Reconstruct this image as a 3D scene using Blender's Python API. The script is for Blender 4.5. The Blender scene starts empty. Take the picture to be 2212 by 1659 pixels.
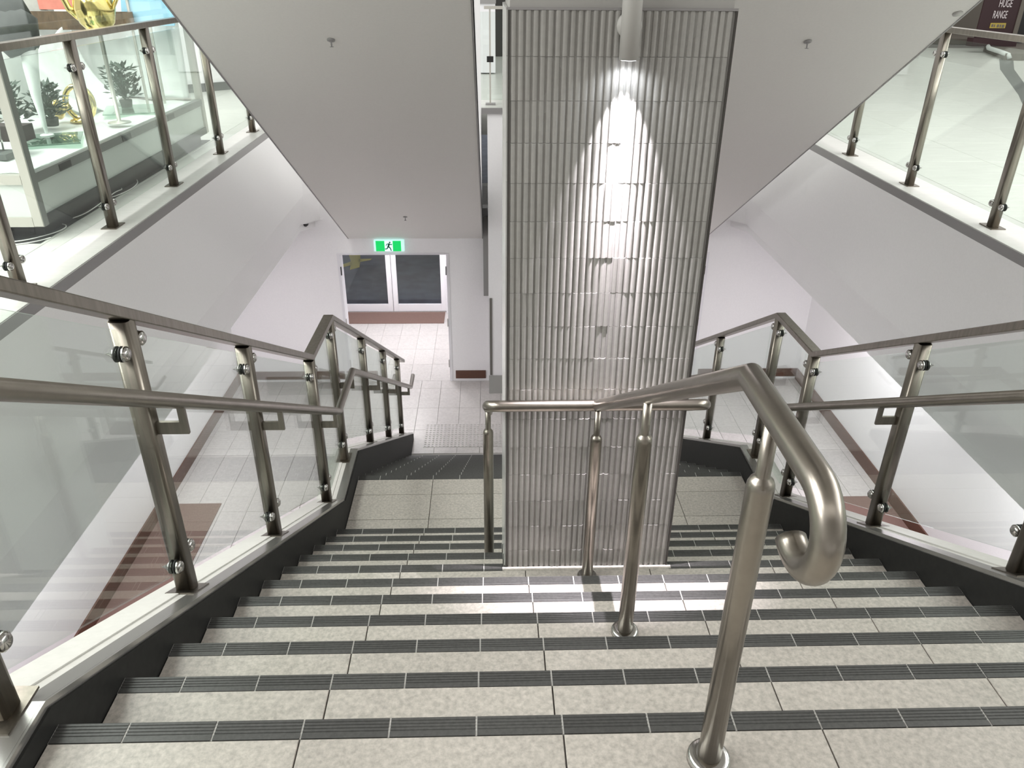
import bpy, math, random
from mathutils import Vector, Matrix
random.seed(7)
R = math.radians
scene = bpy.context.scene
COL = scene.collection

# ------------------------------------------------------------------ camera
FPX, PITCH, YAW, ROLL = 1675.42, 0.488509, 0.0312, 0.007598
cam_d = bpy.data.cameras.new('camera')
cam_d.sensor_fit = 'HORIZONTAL'; cam_d.sensor_width = 36.0
cam_d.lens = FPX / 2212.0 * 36.0
cam_d.clip_start = 0.05; cam_d.clip_end = 200
cam = bpy.data.objects.new('camera', cam_d); COL.objects.link(cam)
fw = Vector((math.cos(PITCH)*math.sin(YAW), math.cos(PITCH)*math.cos(YAW), -math.sin(PITCH)))
rt = Vector((math.cos(YAW), -math.sin(YAW), 0)); up = rt.cross(fw)
c_, s_ = math.cos(ROLL), math.sin(ROLL)
rt2 = rt*c_ + up*s_; up2 = up*c_ - rt*s_
M = Matrix.Identity(4)
for i in range(3):
    M[i][0], M[i][1], M[i][2] = rt2[i], up2[i], -fw[i]
M.translation = Vector((0, -1.24606, 1.54088))
cam.matrix_world = M
scene.camera = cam

# ------------------------------------------------------------------ world, exposure, large lights (the mall ones are unseen fill)
world = bpy.data.worlds.new('world'); scene.world = world
world.use_nodes = True
bg = world.node_tree.nodes['Background']
bg.inputs[0].default_value = (1.0, 0.985, 0.96, 1); bg.inputs[1].default_value = 0.72
vs = scene.view_settings
vs.view_transform = 'Standard'; vs.look = 'None'; vs.gamma = 1.0; vs.exposure = 0.35
vs.use_curve_mapping = False

def area(name, loc, rot, sx, sy, power, col=(1, 1, 1)):
    l = bpy.data.lights.new(name, 'AREA'); l.shape = 'RECTANGLE'; l.size = sx; l.size_y = sy
    l.energy = power; l.color = col
    o = bpy.data.objects.new(name, l); COL.objects.link(o)
    o.location = loc; o.rotation_euler = rot
    return o
COOL = (0.99, 1.0, 0.965)
LILAC = (1.0, 0.95, 1.0)
area('mall_fill_light', (-3.3, 3.2, 4.2), (0, 0, 0), 1.0, 11.0, 330, COOL)
area('mall_fill_light', (-7.0, 0.5, 4.0), (0, 0, 0), 2.0, 8.0, 820, COOL)  # unseen lamp, added to brighten the bulkhead across the void
area('mall_fill_light', (8.0, 1.5, 4.0), (0, 0, 0), 2.0, 9.0, 620, COOL)  # added likewise, out of view, for the opposite bulkhead
area('mall_fill_light', (5.0, 4.0, 4.2), (0, 0, 0), 1.2, 13.0, 110, COOL)
area('mall_fill_light', (9.0, 15.0, 4.2), (0, 0, 0), 3.0, 3.0, 60, COOL)
area('mall_fill_light', (0.3, -3.0, 4.0), (0, 0, 0), 5.0, 1.4, 20, (1.0, 0.97, 0.93))
for x in (-2.95, 3.9):
    for y in (0.8, 3.6, 6.4):
        area('soffit_light', (x, y, -1.53), (0, 0, 0), 0.35, 0.35, 25, LILAC)
for x in (-1.35, 2.25):
    area('corridor_light', (x, 10.4, -1.9), (0, 0, 0), 0.5, 0.5, 30, (1.0, 0.97, 0.99))

# ------------------------------------------------------------------ materials
def mat(name, col, rough=0.5, metal=0.0, spec=0.5, noise=None, bump=None, rand=0.0, coat=0.0):
    m = bpy.data.materials.new(name); m.use_nodes = True
    nt = m.node_tree; b = nt.nodes['Principled BSDF']
    b.inputs['Base Color'].default_value = (*col, 1)
    b.inputs['Roughness'].default_value = rough; b.inputs['Metallic'].default_value = metal
    b.inputs['Specular IOR Level'].default_value = spec
    if coat: b.inputs['Coat Weight'].default_value = coat; b.inputs['Coat Roughness'].default_value = 0.1
    src = None
    if noise:
        scale, amt, det, stretch = noise
        tc = nt.nodes.new('ShaderNodeTexCoord'); mp = nt.nodes.new('ShaderNodeMapping')
        geo = nt.nodes.new('ShaderNodeNewGeometry')
        mp.inputs['Scale'].default_value = stretch
        nt.links.new(geo.outputs['Position'], mp.inputs['Vector'])
        n = nt.nodes.new('ShaderNodeTexNoise'); n.inputs['Scale'].default_value = scale
        n.inputs['Detail'].default_value = det; n.inputs['Roughness'].default_value = 0.65
        nt.links.new(mp.outputs['Vector'], n.inputs['Vector'])
        cr = nt.nodes.new('ShaderNodeValToRGB')
        cr.color_ramp.elements[0].position = 0.3; cr.color_ramp.elements[1].position = 0.7
        cr.color_ramp.elements[0].color = (*[max(0, c*(1-amt)) for c in col], 1)
        cr.color_ramp.elements[1].color = (*[min(1, c*(1+amt)) for c in col], 1)
        nt.links.new(n.outputs['Fac'], cr.inputs['Fac'])
        src = cr.outputs['Color']
        if bump:
            bp = nt.nodes.new('ShaderNodeBump'); bp.inputs['Strength'].default_value = bump
            bp.inputs['Distance'].default_value = 0.002
            nt.links.new(n.outputs['Fac'], bp.inputs['Height'])
            nt.links.new(bp.outputs['Normal'], b.inputs['Normal'])
    if rand:
        oi = nt.nodes.new('ShaderNodeObjectInfo')
        mr = nt.nodes.new('ShaderNodeMapRange')
        mr.inputs['To Min'].default_value = 1-rand; mr.inputs['To Max'].default_value = 1+rand
        nt.links.new(oi.outputs['Random'], mr.inputs['Value'])
        mx = nt.nodes.new('ShaderNodeMix'); mx.data_type = 'RGBA'; mx.blend_type = 'MULTIPLY'
        mx.inputs['Factor'].default_value = 1
        if src is not None: nt.links.new(src, mx.inputs['A'])
        else: mx.inputs['A'].default_value = (*col, 1)
        nt.links.new(mr.outputs['Result'], mx.inputs['B'])
        src = mx.outputs['Result']
    if src is not None: nt.links.new(src, b.inputs['Base Color'])
    return m

def emit_mat(name, col, strength):
    m = bpy.data.materials.new(name); m.use_nodes = True
    b = m.node_tree.nodes['Principled BSDF']
    b.inputs['Base Color'].default_value = (*col, 1)
    b.inputs['Emission Color'].default_value = (*col, 1)
    b.inputs['Emission Strength'].default_value = strength
    return m

def glass_mat(name, tint, rough=0.0):
    """thin sheet: tinted transmission plus a fresnel mirror"""
    m = bpy.data.materials.new(name); m.use_nodes = True
    nt = m.node_tree; nt.nodes.clear()
    out = nt.nodes.new('ShaderNodeOutputMaterial')
    tr = nt.nodes.new('ShaderNodeBsdfTransparent'); tr.inputs[0].default_value = (*tint, 1)
    gl = nt.nodes.new('ShaderNodeBsdfGlossy'); gl.inputs['Roughness'].default_value = rough
    gl.inputs['Color'].default_value = (0.95, 1.0, 0.97, 1)
    # Schlick reflectance of both faces of the pane, the same seen from either side
    lw = nt.nodes.new('ShaderNodeLayerWeight'); lw.inputs['Blend'].default_value = 0.5
    pw = nt.nodes.new('ShaderNodeMath'); pw.operation = 'POWER'; pw.inputs[1].default_value = 5.0
    fr = nt.nodes.new('ShaderNodeMath'); fr.operation = 'MULTIPLY_ADD'; fr.inputs[1].default_value = 0.95; fr.inputs[2].default_value = 0.042
    nt.links.new(lw.outputs['Facing'], pw.inputs[0]); nt.links.new(pw.outputs[0], fr.inputs[0])
    mx = nt.nodes.new('ShaderNodeMixShader')
    nt.links.new(fr.outputs[0], mx.inputs[0]); nt.links.new(tr.outputs[0], mx.inputs[1])
    nt.links.new(gl.outputs[0], mx.inputs[2]); nt.links.new(mx.outputs[0], out.inputs[0])
    return m

ONE = (1, 1, 1)
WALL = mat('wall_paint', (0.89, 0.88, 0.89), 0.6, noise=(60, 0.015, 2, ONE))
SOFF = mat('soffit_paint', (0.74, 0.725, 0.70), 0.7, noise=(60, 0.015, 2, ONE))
TILE = mat('beige_stone_tile', (0.455, 0.42, 0.382), 0.42, noise=(70, 0.26, 7, ONE), bump=0.15, rand=0.05)
FLOORT = mat('lower_floor_tile', (0.60, 0.575, 0.56), 0.38, noise=(30, 0.10, 5, ONE), rand=0.03)
UPPERT = mat('upper_floor_tile', (0.64, 0.65, 0.61), 0.30, noise=(6, 0.08, 6, (0.6, 3.0, 1)), rand=0.02)
EDGET = mat('pale_edge_tile', (0.60, 0.595, 0.57), 0.35, noise=(8, 0.05, 5, (0.6, 3.0, 1)))
DARKT = mat('charcoal_nosing_tile', (0.066, 0.065, 0.063), 0.45, noise=(90, 0.22, 5, ONE), rand=0.14)
GROUT_L = mat('pale_grout', (0.50, 0.49, 0.47), 0.8)
GROUT_D = mat('dark_grout', (0.16, 0.15, 0.14), 0.9)
CORE = mat('stair_concrete', (0.20, 0.19, 0.18), 0.85)
STRG = mat('charcoal_stringer', (0.020, 0.020, 0.019), 0.6, spec=0.2, noise=(40, 0.15, 4, ONE))
COPE = mat('white_coping_stone', (0.55, 0.54, 0.51), 0.32, noise=(25, 0.05, 5, ONE))
STEEL = mat('brushed_stainless', (0.235, 0.213, 0.183), 0.33, 1.0, noise=(9, 0.16, 5, (6, 6, 0.5)))
STEEL_S = mat('satin_handrail_steel', (0.315, 0.287, 0.25), 0.29, 1.0, noise=(14, 0.08, 4, ONE))
CHROME = mat('polished_steel', (0.50, 0.49, 0.47), 0.14, 1.0)
GASKET = mat('black_gasket', (0.01, 0.01, 0.01), 0.6)
GLASS = glass_mat('green_tinted_glass', (0.938, 0.965, 0.948))
DGLASS = glass_mat('door_glass', (0.93, 0.95, 0.97))
CGLASS = glass_mat('case_glass', (0.96, 0.985, 0.975))
RIB = mat('grey_glazed_tile', (0.33, 0.322, 0.305), 0.26, noise=(35, 0.05, 3, ONE), rand=0.05)
RIBG = mat('pillar_grout', (0.36, 0.355, 0.34), 0.8)
ALU = mat('satin_aluminium_trim', (0.55, 0.54, 0.52), 0.35, 0.6)
BROWN = mat('brown_skirting', (0.115, 0.052, 0.035), 0.35, noise=(20, 0.12, 4, (1, 1, 6)))
MATB = mat('brown_entrance_mat', (0.20, 0.125, 0.105), 0.9, noise=(160, 0.18, 3, ONE))
WHITE = mat('white_powder_coat', (0.80, 0.79, 0.82), 0.4)
LAMPG = mat('lamp_grey_paint', (0.42, 0.41, 0.39), 0.5)
BLACK = mat('black_plastic', (0.012, 0.012, 0.012), 0.4)
TRIMG = mat('grey_edge_trim', (0.27, 0.26, 0.26), 0.4)
TRIMD = mat('dark_corner_trim', (0.055, 0.05, 0.045), 0.4)
EDGE = mat('satin_edge_angle', (0.42, 0.41, 0.395), 0.22, 0.75)
GROUT_F = mat('floor_grout', (0.43, 0.41, 0.40), 0.9)
ASPH = mat('asphalt', (0.075, 0.088, 0.118), 0.8, noise=(3, 0.3, 6, ONE))
YEL = mat('yellow_line_paint', (0.70, 0.60, 0.07), 0.7)
FAB = mat('white_satin_fabric', (0.84, 0.86, 0.85), 0.45, noise=(7, 0.05, 5, ONE), bump=0.6)
GOLD = mat('polished_gold', (0.90, 0.72, 0.30), 0.14, 1.0)
LEAF = mat('dark_green_leaf', (0.055, 0.085, 0.065), 0.4, rand=0.1)
CHAMP = mat('champagne_aluminium', (0.52, 0.50, 0.46), 0.38, 0.5)
SHADEFR = mat('shaded_frame', (0.035, 0.037, 0.035), 0.5)  # lower side rail of the champagne frame, its shadow painted in
SIDESH = mat('side_shade_frame', (0.19, 0.195, 0.185), 0.5)  # side faces of the champagne frame, shade put into the colour
PALEP = mat('pale_grey_panel', (0.62, 0.655, 0.63), 0.4)
DGREY = mat('dark_grey_cloth', (0.045, 0.05, 0.048), 0.85, noise=(18, 0.3, 4, ONE))
GREENG = glass_mat('green_plate_glass', (0.62, 0.74, 0.67))
BROWNP = mat('brown_print', (0.10, 0.065, 0.035), 0.6, noise=(14, 0.6, 6, (1, 1, 0.35)))
PINKP = mat('coral_print', (0.60, 0.20, 0.15), 0.6, noise=(8, 0.15, 4, ONE))
BLUEP = mat('sky_blue_board', (0.30, 0.55, 0.70), 0.6)
GREYP = mat('grey_stone_print', (0.42, 0.41, 0.38), 0.7, noise=(20, 0.1, 4, ONE))
MAROON = mat('maroon_banner', (0.028, 0.008, 0.010), 0.5)
YLAB = mat('mustard_label', (0.42, 0.32, 0.06), 0.6)
LETTER = mat('pale_lettering', (0.62, 0.56, 0.57), 0.6)
TAUPE = mat('taupe_panel', (0.13, 0.115, 0.095), 0.6)
DCOL = mat('black_column', (0.006, 0.006, 0.006), 0.35)
CABLE = mat('white_cable', (0.80, 0.80, 0.78), 0.5)
EG = emit_mat('exit_green', (0.0, 0.42, 0.085), 0.95)
EW = emit_mat('exit_white', (0.66, 0.92, 0.88), 0.75)
EB = emit_mat('exit_case', (0.55, 0.85, 0.80), 0.55)
LAMPE = emit_mat('lamp_emitter', (0.92, 0.93, 1.0), 6.0)
FIG = mat('pictogram_green', (0.02, 0.16, 0.10), 0.5)

# ------------------------------------------------------------------ mesh builder
class MB:
    def __init__(s): s.v = []; s.f = []; s.m = []; s.mi = 0; s.sm = []; s.smooth = False
    def add(s, vs, fs):
        o = len(s.v); s.v += [tuple(v) for v in vs]
        for f in fs: s.f.append([i+o for i in f]); s.m.append(s.mi); s.sm.append(s.smooth)
    def box(s, x0, x1, y0, y1, z0, z1):
        s.add([(x0,y0,z0),(x1,y0,z0),(x1,y1,z0),(x0,y1,z0),(x0,y0,z1),(x1,y0,z1),(x1,y1,z1),(x0,y1,z1)],
              [(0,3,2,1),(4,5,6,7),(0,1,5,4),(1,2,6,5),(2,3,7,6),(3,0,4,7)])
    def cbox(s, x0, x1, y0, y1, z0, z1, b):
        """box with a chamfered top edge"""
        s.add([(x0,y0,z0),(x1,y0,z0),(x1,y1,z0),(x0,y1,z0),
               (x0,y0,z1-b),(x1,y0,z1-b),(x1,y1,z1-b),(x0,y1,z1-b),
               (x0+b,y0+b,z1),(x1-b,y0+b,z1),(x1-b,y1-b,z1),(x0+b,y1-b,z1)],
              [(0,3,2,1),(8,9,10,11)] + [(i,(i+1)%4,4+(i+1)%4,4+i) for i in range(4)] +
              [(4+i,4+(i+1)%4,8+(i+1)%4,8+i) for i in range(4)])
    def prism(s, poly, fn0, fn1):
        """poly: list of 2-tuples; fn maps to 3-D at the two ends"""
        n = len(poly)
        s.add([fn0(*p) for p in poly] + [fn1(*p) for p in poly],
              [tuple(range(n))[::-1], tuple(range(n, 2*n))] + [(i, (i+1)%n, n+(i+1)%n, n+i) for i in range(n)])
    def yz(s, poly, x0, x1): s.prism(poly, lambda y, z: (x0, y, z), lambda y, z: (x1, y, z))
    def xz(s, poly, y0, y1): s.prism(poly, lambda x, z: (x, y0, z), lambda x, z: (x, y1, z))
    def xy(s, poly, z0, z1): s.prism(poly, lambda x, y: (x, y, z0), lambda x, y: (x, y, z1))
    def ribbon(s, pts, w, t):
        """solid band of thickness t (downwards) and x-range w along a yz polyline: top edge given"""
        poly = list(pts) + [(y, z-t) for y, z in reversed(pts)]
        n = len(pts)
        x0, x1 = w
        V = []
        for y, z in pts: V += [(x0,y,z),(x1,y,z),(x1,y,z-t),(x0,y,z-t)]
        F = []
        for i in range(n-1):
            a = 4*i; b = a+4
            for k in range(4): F.append((a+k, a+(k+1)%4, b+(k+1)%4, b+k))
        F += [(3,2,1,0), (4*n-4,4*n-3,4*n-2,4*n-1)]
        s.add(V, F)
    def tube(s, pts, r, n=16, caps=True, radii=None):
        pts = [Vector(p) for p in pts]; N = len(pts)
        rings = []; ref = None
        for i, p in enumerate(pts):
            d0 = (pts[i]-pts[i-1]).normalized() if i else None
            d1 = (pts[i+1]-pts[i]).normalized() if i < N-1 else None
            t = (d0 or d1) if (d0 is None or d1 is None) else (d0+d1).normalized()
            d = d1 or d0
            if ref is None:
                ref = Vector((0,0,1)) if abs(d.z) < 0.9 else Vector((1,0,0))
            u = (ref - d*ref.dot(d)).normalized(); w = d.cross(u)
            ref = u
            rr = radii[i] if radii else r
            ring = []
            for k in range(n):
                a = 2*math.pi*k/n
                q = u*math.cos(a)*rr + w*math.sin(a)*rr
                # mitre: slide along d until in the plane with normal t
                den = d.dot(t)
                if abs(den) > 0.2: q = q - d*(q.dot(t)/den)
                ring.append(p+q)
            rings.append(ring)
        V = [v for rg in rings for v in rg]
        F = [(i*n+k, i*n+(k+1)%n, (i+1)*n+(k+1)%n, (i+1)*n+k) for i in range(N-1) for k in range(n)]
        if caps: F += [tuple(range(n))[::-1], tuple((N-1)*n+k for k in range(n))]
        sm = s.smooth; s.smooth = True; s.add(V, F); s.smooth = sm
        if caps: s.sm[-1] = s.sm[-2] = False
    def lathe(s, prof, c, n=20, axis='z'):
        """prof: (radius, height) list"""
        V = []; N = len(prof)
        for r, h in prof:
            for k in range(n):
                a = 2*math.pi*k/n; p, q = r*math.cos(a), r*math.sin(a)
                o = {'z': (p, q, h), 'x': (h, p, q), 'y': (q, h, p)}[axis]
                V.append((c[0]+o[0], c[1]+o[1], c[2]+o[2]))
        F = [(i*n+k, i*n+(k+1)%n, (i+1)*n+(k+1)%n, (i+1)*n+k) for i in range(N-1) for k in range(n)]
        F += [tuple(range(n))[::-1], tuple((N-1)*n+k for k in range(n))]
        sm = s.smooth; s.smooth = True; s.add(V, F); s.smooth = sm
    def mesh(s, name, mats):
        me = bpy.data.meshes.new(name); me.from_pydata(s.v, [], s.f)
        for m in (mats if isinstance(mats, (list, tuple)) else [mats]): me.materials.append(m)
        me.polygons.foreach_set('material_index', s.m); me.polygons.foreach_set('use_smooth', s.sm)
        me.update()
        import bmesh as _b
        bm = _b.new(); bm.from_mesh(me); _b.ops.recalc_face_normals(bm, faces=bm.faces); bm.to_mesh(me); bm.free()
        return me
    def build(s, name, mats, parent=None):
        o = bpy.data.objects.new(name, s.mesh(name, mats)); COL.objects.link(o)
        if parent: o.parent = parent; o.matrix_parent_inverse = Matrix.Translation(-parent.location)
        return o

def put(name, me, loc, parent=None, rot=(0, 0, 0), scale=None):
    o = bpy.data.objects.new(name, me); COL.objects.link(o)
    o.location = loc; o.rotation_euler = rot
    if scale: o.scale = scale
    if parent: o.parent = parent; o.matrix_parent_inverse = Matrix.Translation(-parent.location)
    return o
def tag(o, label, cat, group=None):
    o['label'] = label; o['category'] = cat
    if group: o['group'] = group
    return o
def thing(name, label, cat, loc=(0, 0, 0), group=None):
    o = bpy.data.objects.new(name, None); COL.objects.link(o); o.location = loc
    o.empty_display_size = 0.1
    return tag(o, label, cat, group)
def struct(o, label=None):
    o['kind'] = 'structure'
    if label: o['label'] = label
    return o
def box(name, m, x0, x1, y0, y1, z0, z1, parent=None):
    b = MB(); b.box(x0, x1, y0, y1, z0, z1); return b.build(name, m, parent)
def bevel(o, w, seg=2):
    md = o.modifiers.new('bevel', 'BEVEL'); md.width = w; md.segments = seg; md.limit_method = 'ANGLE'
    return o

# ------------------------------------------------------------------ dimensions (metres)
RISE, GO, NOSE = 0.16727, 0.28061, 0.0562
XL, XR, XC = -1.004, 1.909, 0.4525
NST = 11
ZL = -NST*RISE                 # half landing
Y2 = 3.65                      # first nosing of lower flight
N2 = 12
ZF = ZL - N2*RISE              # lower floor  (-3.847)
YW = 9.01                      # lobby front wall
XWL, XWR = -3.70, 4.605        # lobby side walls
XSL, XSR = -2.40, 3.34         # edges of upper floor slabs
X0J = -0.8388                  # first full nosing joint
PX0, PX1, PY0, PY1 = 0.062, 0.850, 1.655, 2.43   # pillar
SS = 0.596                     # soffit slope
def soff(y): return -1.665 - SS*(y - YW)

# ------------------------------------------------------------------ setting: floors
fl = struct(box('floor', GROUT_F, XWL, XWR, -3.2, YW, ZF-0.25, ZF-0.008))
tile_cache = {}
def tile_mesh(w, d, h, m, b=0.0015, key=''):
    k = (round(w, 3), round(d, 3), round(h, 4), m.name)
    if k not in tile_cache:
        q = MB(); q.cbox(0, w, 0, d, -h, 0, b); tile_cache[k] = q.mesh('tile', m)
    return tile_cache[k]
J = 0.004
nx = 0
x = -0.1475 - 0.29*13
while x < XWR:
    xa, xb = max(x, XWL), min(x+0.29, XWR)
    if xb - xa > 0.03:
        y = 3.55
        while y < YW - 0.01:
            yb = min(y+0.58, YW)
            if not (xa > -1.05 and xb < 1.96 and yb < 7.1):
                put('floor_tile', tile_mesh(xb-xa-J, yb-y-J, 0.008, FLOORT), (xa+J/2, y+J/2, ZF), fl)
            y += 0.58
    x += 0.29
# corridor floor to the doors
cf = struct(box('floor', GROUT_F, -2.70, 3.60, YW, 11.75, ZF-0.25, ZF-0.008))
for i in range(7):
    for j in range(5):
        xa = -2.70 + i*0.3; ya = YW + j*0.548
        put('floor_tile', tile_mesh(0.3-J, 0.548-J, 0.008, FLOORT), (xa+J/2, ya+J/2, ZF), cf)
for i in range(7):
    for j in range(5):
        xa = 1.5 + i*0.3; ya = YW + j*0.548
        put('floor_tile', tile_mesh(0.3-J, 0.548-J, 0.008, FLOORT), (xa+J/2, ya+J/2, ZF), cf)

# upper floor slabs with their edges, bulkheads below
def bulk(side):
    f = (lambda x: x) if side < 0 else (lambda x: 2*0.47 - x)
    xs = f(XSL)
    nm = 'left' if side < 0 else 'right'
    far = f(-14.0)
    # slab
    s = MB(); xi = f(XSL-0.03); s.box(min(xi, far), max(xi, far), -6.0, 24.0, -0.30, -0.008)
    fo = struct(s.build('floor', GROUT_D))
    # bulkhead face with its chamfered corner, and the set-back band below it
    def wall_band(name, z0, z1, lo, hi, m):
        # lo, hi: face line in plan at the bottom and at the top
        back = [(-1.95, YW+0.12), (-2.30, YW+0.12), (-2.62, 8.95), (-2.62, -3.2)]
        n = len(lo) + len(back)
        V = [(f(x), y, z0) for x, y in lo+back] + [(f(x), y, z1) for x, y in hi+back]
        b = MB(); b.add(V, [(i, (i+1) % n, n+(i+1) % n, n+i) for i in range(n)])
        for o in (0, n):
            L, Bk = len(lo), len(back)
            q = list(range(n))
            b.add([V[o+k] for k in q], [(0, 1, 5, 6), (1, 2, 4, 5), (2, 3, 4)] if L == 3 else [])
        return b.build(name, m)
    hi_ = [(XSL, -3.2), (XSL, 8.80), (-2.236, 8.995)]
    lo_ = [(XSL-0.082, -3.2), (XSL-0.070, 8.765), (-2.262, 8.995)]
    struct(wall_band('wall_'+nm, -1.02, -0.072, hi_, hi_, WALL))
    struct(wall_band('wall_'+nm, -1.402, -1.0201, lo_, hi_, WALL))
    # edge trim of the slab
    e = MB(); e.box(min(xs, f(XSL-0.05)), max(xs, f(XSL-0.05)), -3.2, 12.0, -0.072, -0.004); struct(e.build('trim_1' if side < 0 else 'trim_2', TRIMG))
    # lobby ceiling, side wall and skirting
    c = MB(); c.xy([(f(XWL-0.3), -3.2), (f(XSL-0.09), -3.2), (f(XSL-0.09), 8.78), (f(-2.27), YW+0.1), (f(XWL-0.3), YW+0.1)], -1.50, -1.399); struct(c.build('ceiling', WALL))
    w = MB(); xw = XWL if side < 0 else XWR
    w.box(min(xw, xw+side*0.2), max(xw, xw+side*0.2), -3.2, YW+0.2, ZF-0.2, -1.30); struct(w.build('wall_'+nm, WALL))
    k = MB(); k.box(min(xw, xw-side*0.018), max(xw, xw-side*0.018), -3.2, YW, ZF, ZF+0.17); struct(k.build('baseboard_'+nm, BROWN))
    return fo
ful = bulk(-1); fur = bulk(1)
# upper floor tiles: pale border along the edge, then big tiles
for side, fo in ((-1, ful), (1, fur)):
    f = (lambda x: x) if side < 0 else (lambda x: 2*0.47 - x)
    for j in range(11):
        ya = -0.6 + j*0.9
        a_, b_ = sorted((f(XSL-0.005), f(XSL-0.42)))
        put('edge_tile', tile_mesh(b_-a_-J, 0.9-J, 0.008, EDGET), (a_+J/2, ya+J/2, 0), fo)
    cols = range(2) if side < 0 else range(11)
    for i in cols:
        for j in range(12 if side < 0 else 20):
            ya = 0.62 + j*0.9
            if side < 0: xa = XSL-0.42-0.9*(i+1)
            else: xa = 2*0.47-XSL+0.42 + 0.9*i
            put('floor_tile', tile_mesh(0.9-J, 0.9-J, 0.008, UPPERT), (xa+J/2, ya+J/2, 0), fo)
# slab and wall far behind (seen in the slot beside the pillar)
struct(box('floor', UPPERT, -2.3, 3.3, 9.0, 24.0, -0.3, 0.0))
# upper landing on which the viewer stands
tl = struct(box('floor', CORE, XL-0.25, XR+0.25, -3.2, -0.02, -0.3, -0.008))
xe = [XL] + [X0J + 0.2*k for k in (2, 5, 8, 11)] + [XR]
for j in range(3):
    y1 = -NOSE - 0.6*j
    for a_, b_ in zip(xe[:-1], xe[1:]):
        put('floor_tile', tile_mesh(b_-a_-J, 0.6-J, 0.008, TILE), (a_+J/2, y1-0.6+J/2, 0), tl)
struct(box('wall_back', WALL, -3.9, 4.8, -3.4, -3.2, ZF-0.2, -0.3))

# lobby front wall with two openings
def fwall(x0, x1, z0, z1): return struct(box('wall_front', WALL, x0, x1, YW, YW+0.18, z0, z1))
ZT = -1.872
OP = [(-2.09, -0.565), (1.47, 3.04)]
fwall(XWL, OP[0][0], ZF-0.2, ZT); fwall(OP[0][1], 0.0, ZF-0.2, ZT); fwall(0.9, OP[1][0], ZF-0.2, ZT); fwall(OP[1][1], XWR, ZF-0.2, ZT)
fwall(XWL, -0.2, ZT, -0.3); fwall(-0.2, -0.02, ZT, -1.25); fwall(0.9, XWR, ZT, -0.3)
fwall(0.0, 0.9, ZF-0.2, -1.25)
for a_, b_, h in ((XWL, OP[0][0]-0.06, 0), (OP[0][1]+0.05, -0.07, 1), (OP[1][1]+0.06, XWR, 0)):
    struct(box('baseboard_front', BROWN, a_, b_, YW-0.018, YW, ZF+0.045, ZF+0.17))
# corridors behind the openings
for k, (a_, b_) in enumerate(((-2.70, -0.60), (1.50, 3.65))):
    struct(box('wall_corridor', WALL, a_-0.1, a_, YW+0.18, 11.75, ZF-0.2, -1.6))
    struct(box('wall_corridor', WALL, b_, b_+0.1, YW+0.18, 11.75, ZF-0.2, -1.6))
    struct(box('ceiling', WALL, a_-0.1, b_+0.1, YW+0.18, 11.85, -1.72, -1.6))
struct(box('wall_corridor', WALL, 1.4, 3.75, 11.75, 11.9, ZF-0.2, -1.6))
# white jamb linings of the two openings
for n_, (a_, b_) in zip((3, 4), OP):
    q = MB()
    q.box(a_-0.002, a_+0.035, YW-0.012, YW+0.20, ZF, ZT); q.box(b_-0.035, b_+0.002, YW-0.012, YW+0.20, ZF, ZT)
    q.box(a_+0.035, b_-0.035, YW-0.012, YW+0.20, ZT-0.02, ZT+0.002)
    t_ = struct(q.build('trim_%d' % n_, WHITE))
    for z in (-2.12, -2.9, -3.55):
        for sx in (a_+0.036, b_-0.048):
            box('hinge', BLACK if z > -2.5 else LAMPG, sx, sx+0.012, YW-0.03, YW-0.005, z-0.06, z+0.06, t_)

# sloping soffits of the two upper flights
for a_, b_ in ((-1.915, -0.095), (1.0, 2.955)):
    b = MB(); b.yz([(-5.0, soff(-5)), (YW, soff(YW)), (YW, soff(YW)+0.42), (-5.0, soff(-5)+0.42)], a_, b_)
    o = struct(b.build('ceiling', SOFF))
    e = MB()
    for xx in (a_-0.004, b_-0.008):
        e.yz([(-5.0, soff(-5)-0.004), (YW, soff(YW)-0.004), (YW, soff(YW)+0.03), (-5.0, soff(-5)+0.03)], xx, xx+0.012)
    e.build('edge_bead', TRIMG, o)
b = MB(); b.yz([(-5.0, soff(-5)+0.03), (YW+0.18, soff(YW)+0.03), (YW+0.18, soff(YW)+2.9), (-5.0, soff(-5)+2.9)], -0.20, -0.095)
struct(b.build('wall_slot', WALL))

# unseen landing slabs added above and behind the viewer to dim the foreground
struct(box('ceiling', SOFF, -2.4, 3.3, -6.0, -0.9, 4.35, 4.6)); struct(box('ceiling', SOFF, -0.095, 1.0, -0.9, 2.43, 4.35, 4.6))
struct(box('wall_back', mat('blocking_wall_paint', (0.35, 0.34, 0.33), 0.8), -7.0, 8.0, -5.6, -5.4, 0.0, 4.4))  # unseen wall added to cut light coming from behind the viewer
# pier and far gallery edge seen in the slot between soffit and pillar
pier = struct(box('wall_pier', WALL, -0.018, 1.0, 8.62, YW-0.001, ZF-0.1, 0.02))
box('pier_base', mat('pier_base_grey', (0.36, 0.36, 0.34), 0.5), -0.022, 1.0, 8.60, 8.62, ZF, ZF+0.285, pier)
box('shade_strip', mat('shade_grey', (0.30, 0.295, 0.285), 0.6), -0.088, -0.022, 8.88, 8.90, -2.45, -1.32, pier)  # grey strip painted for the shaded end face of the front wall
box('corner_guard', mat('corner_guard_grey', (0.16, 0.15, 0.135), 0.5), -0.006, 0.028, 8.605, 8.62, -3.55, -2.38, pier)
struct(box('trim_5', TRIMG, -0.09, 1.0, 8.58, 8.62, 0.02, 0.085))

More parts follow.
